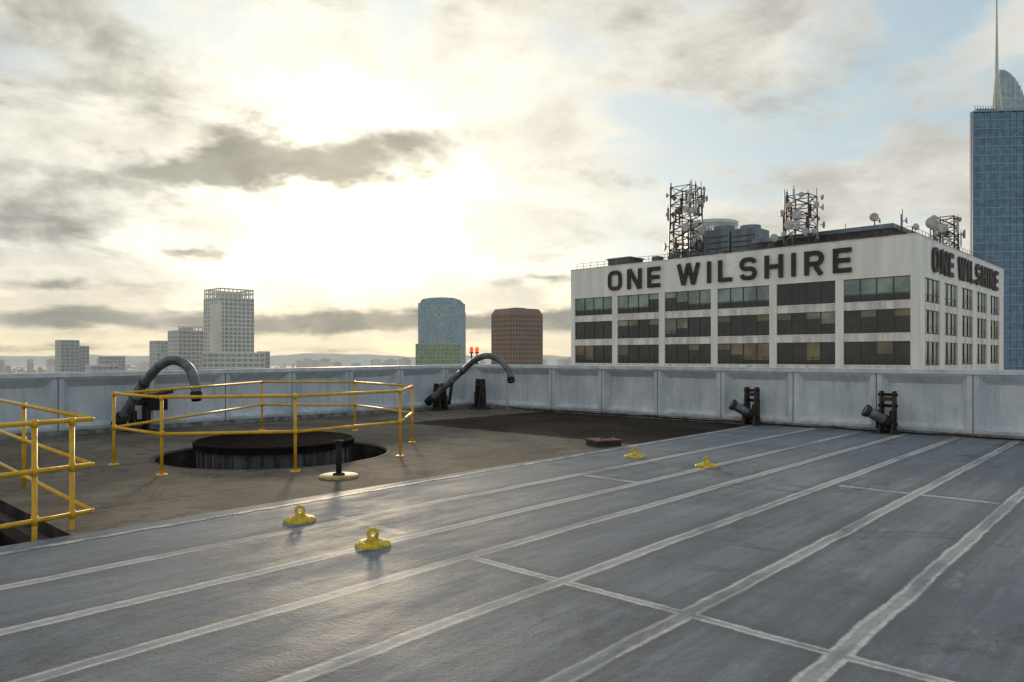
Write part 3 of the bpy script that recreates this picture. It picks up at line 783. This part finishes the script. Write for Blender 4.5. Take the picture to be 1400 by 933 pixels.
for z_ in (61.5, 65.2):
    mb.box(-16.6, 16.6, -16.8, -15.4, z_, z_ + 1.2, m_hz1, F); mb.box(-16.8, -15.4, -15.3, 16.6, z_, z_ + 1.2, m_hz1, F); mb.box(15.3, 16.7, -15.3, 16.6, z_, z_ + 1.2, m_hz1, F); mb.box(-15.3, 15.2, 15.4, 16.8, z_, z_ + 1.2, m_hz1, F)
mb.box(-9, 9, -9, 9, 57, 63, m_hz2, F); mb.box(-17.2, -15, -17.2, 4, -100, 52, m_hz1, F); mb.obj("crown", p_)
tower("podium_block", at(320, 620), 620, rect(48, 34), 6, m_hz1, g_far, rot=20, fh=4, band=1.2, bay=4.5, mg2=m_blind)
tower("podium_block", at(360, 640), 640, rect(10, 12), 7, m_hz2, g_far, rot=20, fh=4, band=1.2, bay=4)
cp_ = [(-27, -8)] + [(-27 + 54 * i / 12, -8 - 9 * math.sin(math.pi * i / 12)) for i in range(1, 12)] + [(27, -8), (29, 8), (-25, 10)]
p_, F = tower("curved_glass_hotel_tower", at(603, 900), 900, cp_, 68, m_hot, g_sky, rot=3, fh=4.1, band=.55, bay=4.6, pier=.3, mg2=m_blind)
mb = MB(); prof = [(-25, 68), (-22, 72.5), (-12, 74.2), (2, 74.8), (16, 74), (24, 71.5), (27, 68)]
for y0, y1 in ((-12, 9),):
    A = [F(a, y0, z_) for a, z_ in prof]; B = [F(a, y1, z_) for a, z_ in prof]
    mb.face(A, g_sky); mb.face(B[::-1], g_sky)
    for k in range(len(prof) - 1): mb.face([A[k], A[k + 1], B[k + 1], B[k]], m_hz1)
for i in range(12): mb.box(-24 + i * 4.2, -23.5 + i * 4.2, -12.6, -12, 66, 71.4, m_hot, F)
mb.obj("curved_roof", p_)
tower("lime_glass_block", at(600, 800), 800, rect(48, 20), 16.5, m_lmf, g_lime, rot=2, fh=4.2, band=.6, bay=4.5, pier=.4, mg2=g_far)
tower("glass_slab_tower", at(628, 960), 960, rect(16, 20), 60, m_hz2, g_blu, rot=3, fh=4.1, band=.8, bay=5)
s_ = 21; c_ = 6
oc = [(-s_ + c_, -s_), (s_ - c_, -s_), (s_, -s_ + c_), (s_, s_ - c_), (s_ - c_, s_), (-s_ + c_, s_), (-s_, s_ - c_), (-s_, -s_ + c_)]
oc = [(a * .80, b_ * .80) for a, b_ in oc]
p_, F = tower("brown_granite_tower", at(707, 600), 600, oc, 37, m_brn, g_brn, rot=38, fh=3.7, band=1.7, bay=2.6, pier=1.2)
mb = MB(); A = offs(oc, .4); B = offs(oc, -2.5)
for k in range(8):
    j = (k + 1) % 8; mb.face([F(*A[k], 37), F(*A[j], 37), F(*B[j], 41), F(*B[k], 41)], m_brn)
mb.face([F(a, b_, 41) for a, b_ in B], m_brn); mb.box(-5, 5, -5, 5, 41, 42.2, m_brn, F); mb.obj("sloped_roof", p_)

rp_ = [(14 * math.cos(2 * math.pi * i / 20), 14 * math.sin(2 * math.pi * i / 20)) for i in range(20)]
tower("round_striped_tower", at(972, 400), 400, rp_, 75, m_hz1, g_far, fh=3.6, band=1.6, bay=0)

# tall blue glass skyscraper with sail crown and spire
D_ = 350; F0x = at(1329, D_)
gp = empty("blue_glass_skyscraper")
sh = [(0, 0), (46, -4), (70, 36), (24.5, 36)]
m_lmul = mat("pale_metal_band", (.20, .27, .33), .35, metal=.4, var=.1, scale=.05)
m_pan = mat("blue_spandrel_panel", (.10, .15, .20), .4, var=.2, scale=.1)
p_, F = tower("x", F0x + .5, D_, sh, 119.6, m_lmul, g_blu, rot=0, fh=4.2, band=.5, bay=3.0, pier=.25, parent=gp, mg2=m_pan)
mb = MB()
m_viol = mat("violet_led_edge", (.22, .16, .30), .4)
mb.box(-1.5, -1.0, -.9, .2, -60, 119, m_viol, F)
cx = at(1367, D_) - F0x
for sx in (-3.2, 3.2):
    mb.tube([F(cx + sx, 2, 112), F(cx, 3, 142)], .45, m_hz1, 6)
for k in range(9):
    t = k / 9; w_ = 3.2 * (1 - t); mb.tube([F(cx - w_, 2, 114 + 28 * t), F(cx + w_, 2, 114 + 28 * t)], .2, m_hz1, 5)
mb.tube([F(cx, 3, 118), F(cx, 3, 142), F(cx, 3, 160), F(cx, 3, 186)], [.9, .7, .42, .18], m_hz2, 10)
mb.obj("spire", gp)
mb = MB()
prof = [(cx + 1.5, 118.5), (cx + 1.8, 141)] + [(cx + 1.8 + 14 * math.sin(t * math.pi / 16), 119 + 22.5 * math.cos(t * math.pi / 16) ** 1.3) for t in range(1, 8)] + [(cx + 15.8, 118.5)]
A = [F(a, 4, z_) for a, z_ in prof]; B = [F(a + 10, 18, z_ - (3 if z_ > 120 else 0)) for a, z_ in prof]
mb.face(A, g_sky); mb.face(B[::-1], g_sky)
for k in range(len(prof) - 1): mb.face([A[k], A[k + 1], B[k + 1], B[k]], g_sky)
for k in range(6): mb.tube([F(cx + 2 + k * 2.5, 3.8, 118), F(cx + 2 + k * 2.5, 3.8, 119 + 22 * max(0, 1 - ((k * 2.5) / 14) ** 2) ** .6)], .16, m_hz1, 5)
for z_ in (123, 127, 131, 135): mb.tube([F(cx + 2, 3.8, z_), F(cx + 2 + 13.5 * math.sqrt(max(0, 1 - ((z_ - 119) / 22.5) ** 2)), 3.8, z_)], .13, m_hz1, 5)
mb.box(2, cx - 1, .5, 2, 119.4, 121, m_lmul, F)
for k in range(8): mb.box(1 + k * 1.3, 1.3 + k * 1.3, .4, .6, 119.4, 122.4, m_lmul, F)
mb.obj("sail_crown", gp)

# ------------------------------------------------------------ city, ground, hills
m_gr, nt, b = newmat("city_ground"); P = nt.n('ShaderNodeNewGeometry').outputs['Position']
n1 = nt.ss(nt.noise(P, .004, 5, .7), .35, .65)
nt.put(b.inputs['Base Color'], nt.mix(n1, (.20, .21, .20), (.36, .35, .32))); b.inputs['Roughness'].default_value = .9
b.inputs['Emission Color'].default_value = (.20, .19, .16, 1); b.inputs['Emission Strength'].default_value = 1  # faint emission paints distance haze onto the ground
mb = MB(); mb.face([(-40000, -8000, -100), (40000, -8000, -100), (40000, 45000, -100), (-40000, 45000, -100)], m_gr); mb.obj("ground")
mb = MB(); m_city = mat("distant_building_walls", (.28, .28, .27), .8, var=.35, scale=.01, emit=((.16, .155, .13), 1))  # emission on these walls is painted haze, not lit windows
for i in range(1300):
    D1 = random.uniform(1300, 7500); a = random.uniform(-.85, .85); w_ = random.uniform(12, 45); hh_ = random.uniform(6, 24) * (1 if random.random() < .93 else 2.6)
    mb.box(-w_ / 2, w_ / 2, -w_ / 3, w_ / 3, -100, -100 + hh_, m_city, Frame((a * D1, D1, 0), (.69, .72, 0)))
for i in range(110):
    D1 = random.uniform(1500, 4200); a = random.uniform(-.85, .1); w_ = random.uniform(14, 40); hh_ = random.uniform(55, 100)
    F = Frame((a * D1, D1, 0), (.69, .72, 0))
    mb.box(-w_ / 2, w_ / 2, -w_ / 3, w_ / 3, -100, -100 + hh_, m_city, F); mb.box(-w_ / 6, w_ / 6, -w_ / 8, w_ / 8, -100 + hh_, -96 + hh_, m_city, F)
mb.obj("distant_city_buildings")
m_hill = mat("hazy_hills", (.28, .30, .30), .9, var=.12, scale=.002, spec=0, emit=((.26, .255, .215), 1))  # hill colour includes a warm grey glow standing in for haze
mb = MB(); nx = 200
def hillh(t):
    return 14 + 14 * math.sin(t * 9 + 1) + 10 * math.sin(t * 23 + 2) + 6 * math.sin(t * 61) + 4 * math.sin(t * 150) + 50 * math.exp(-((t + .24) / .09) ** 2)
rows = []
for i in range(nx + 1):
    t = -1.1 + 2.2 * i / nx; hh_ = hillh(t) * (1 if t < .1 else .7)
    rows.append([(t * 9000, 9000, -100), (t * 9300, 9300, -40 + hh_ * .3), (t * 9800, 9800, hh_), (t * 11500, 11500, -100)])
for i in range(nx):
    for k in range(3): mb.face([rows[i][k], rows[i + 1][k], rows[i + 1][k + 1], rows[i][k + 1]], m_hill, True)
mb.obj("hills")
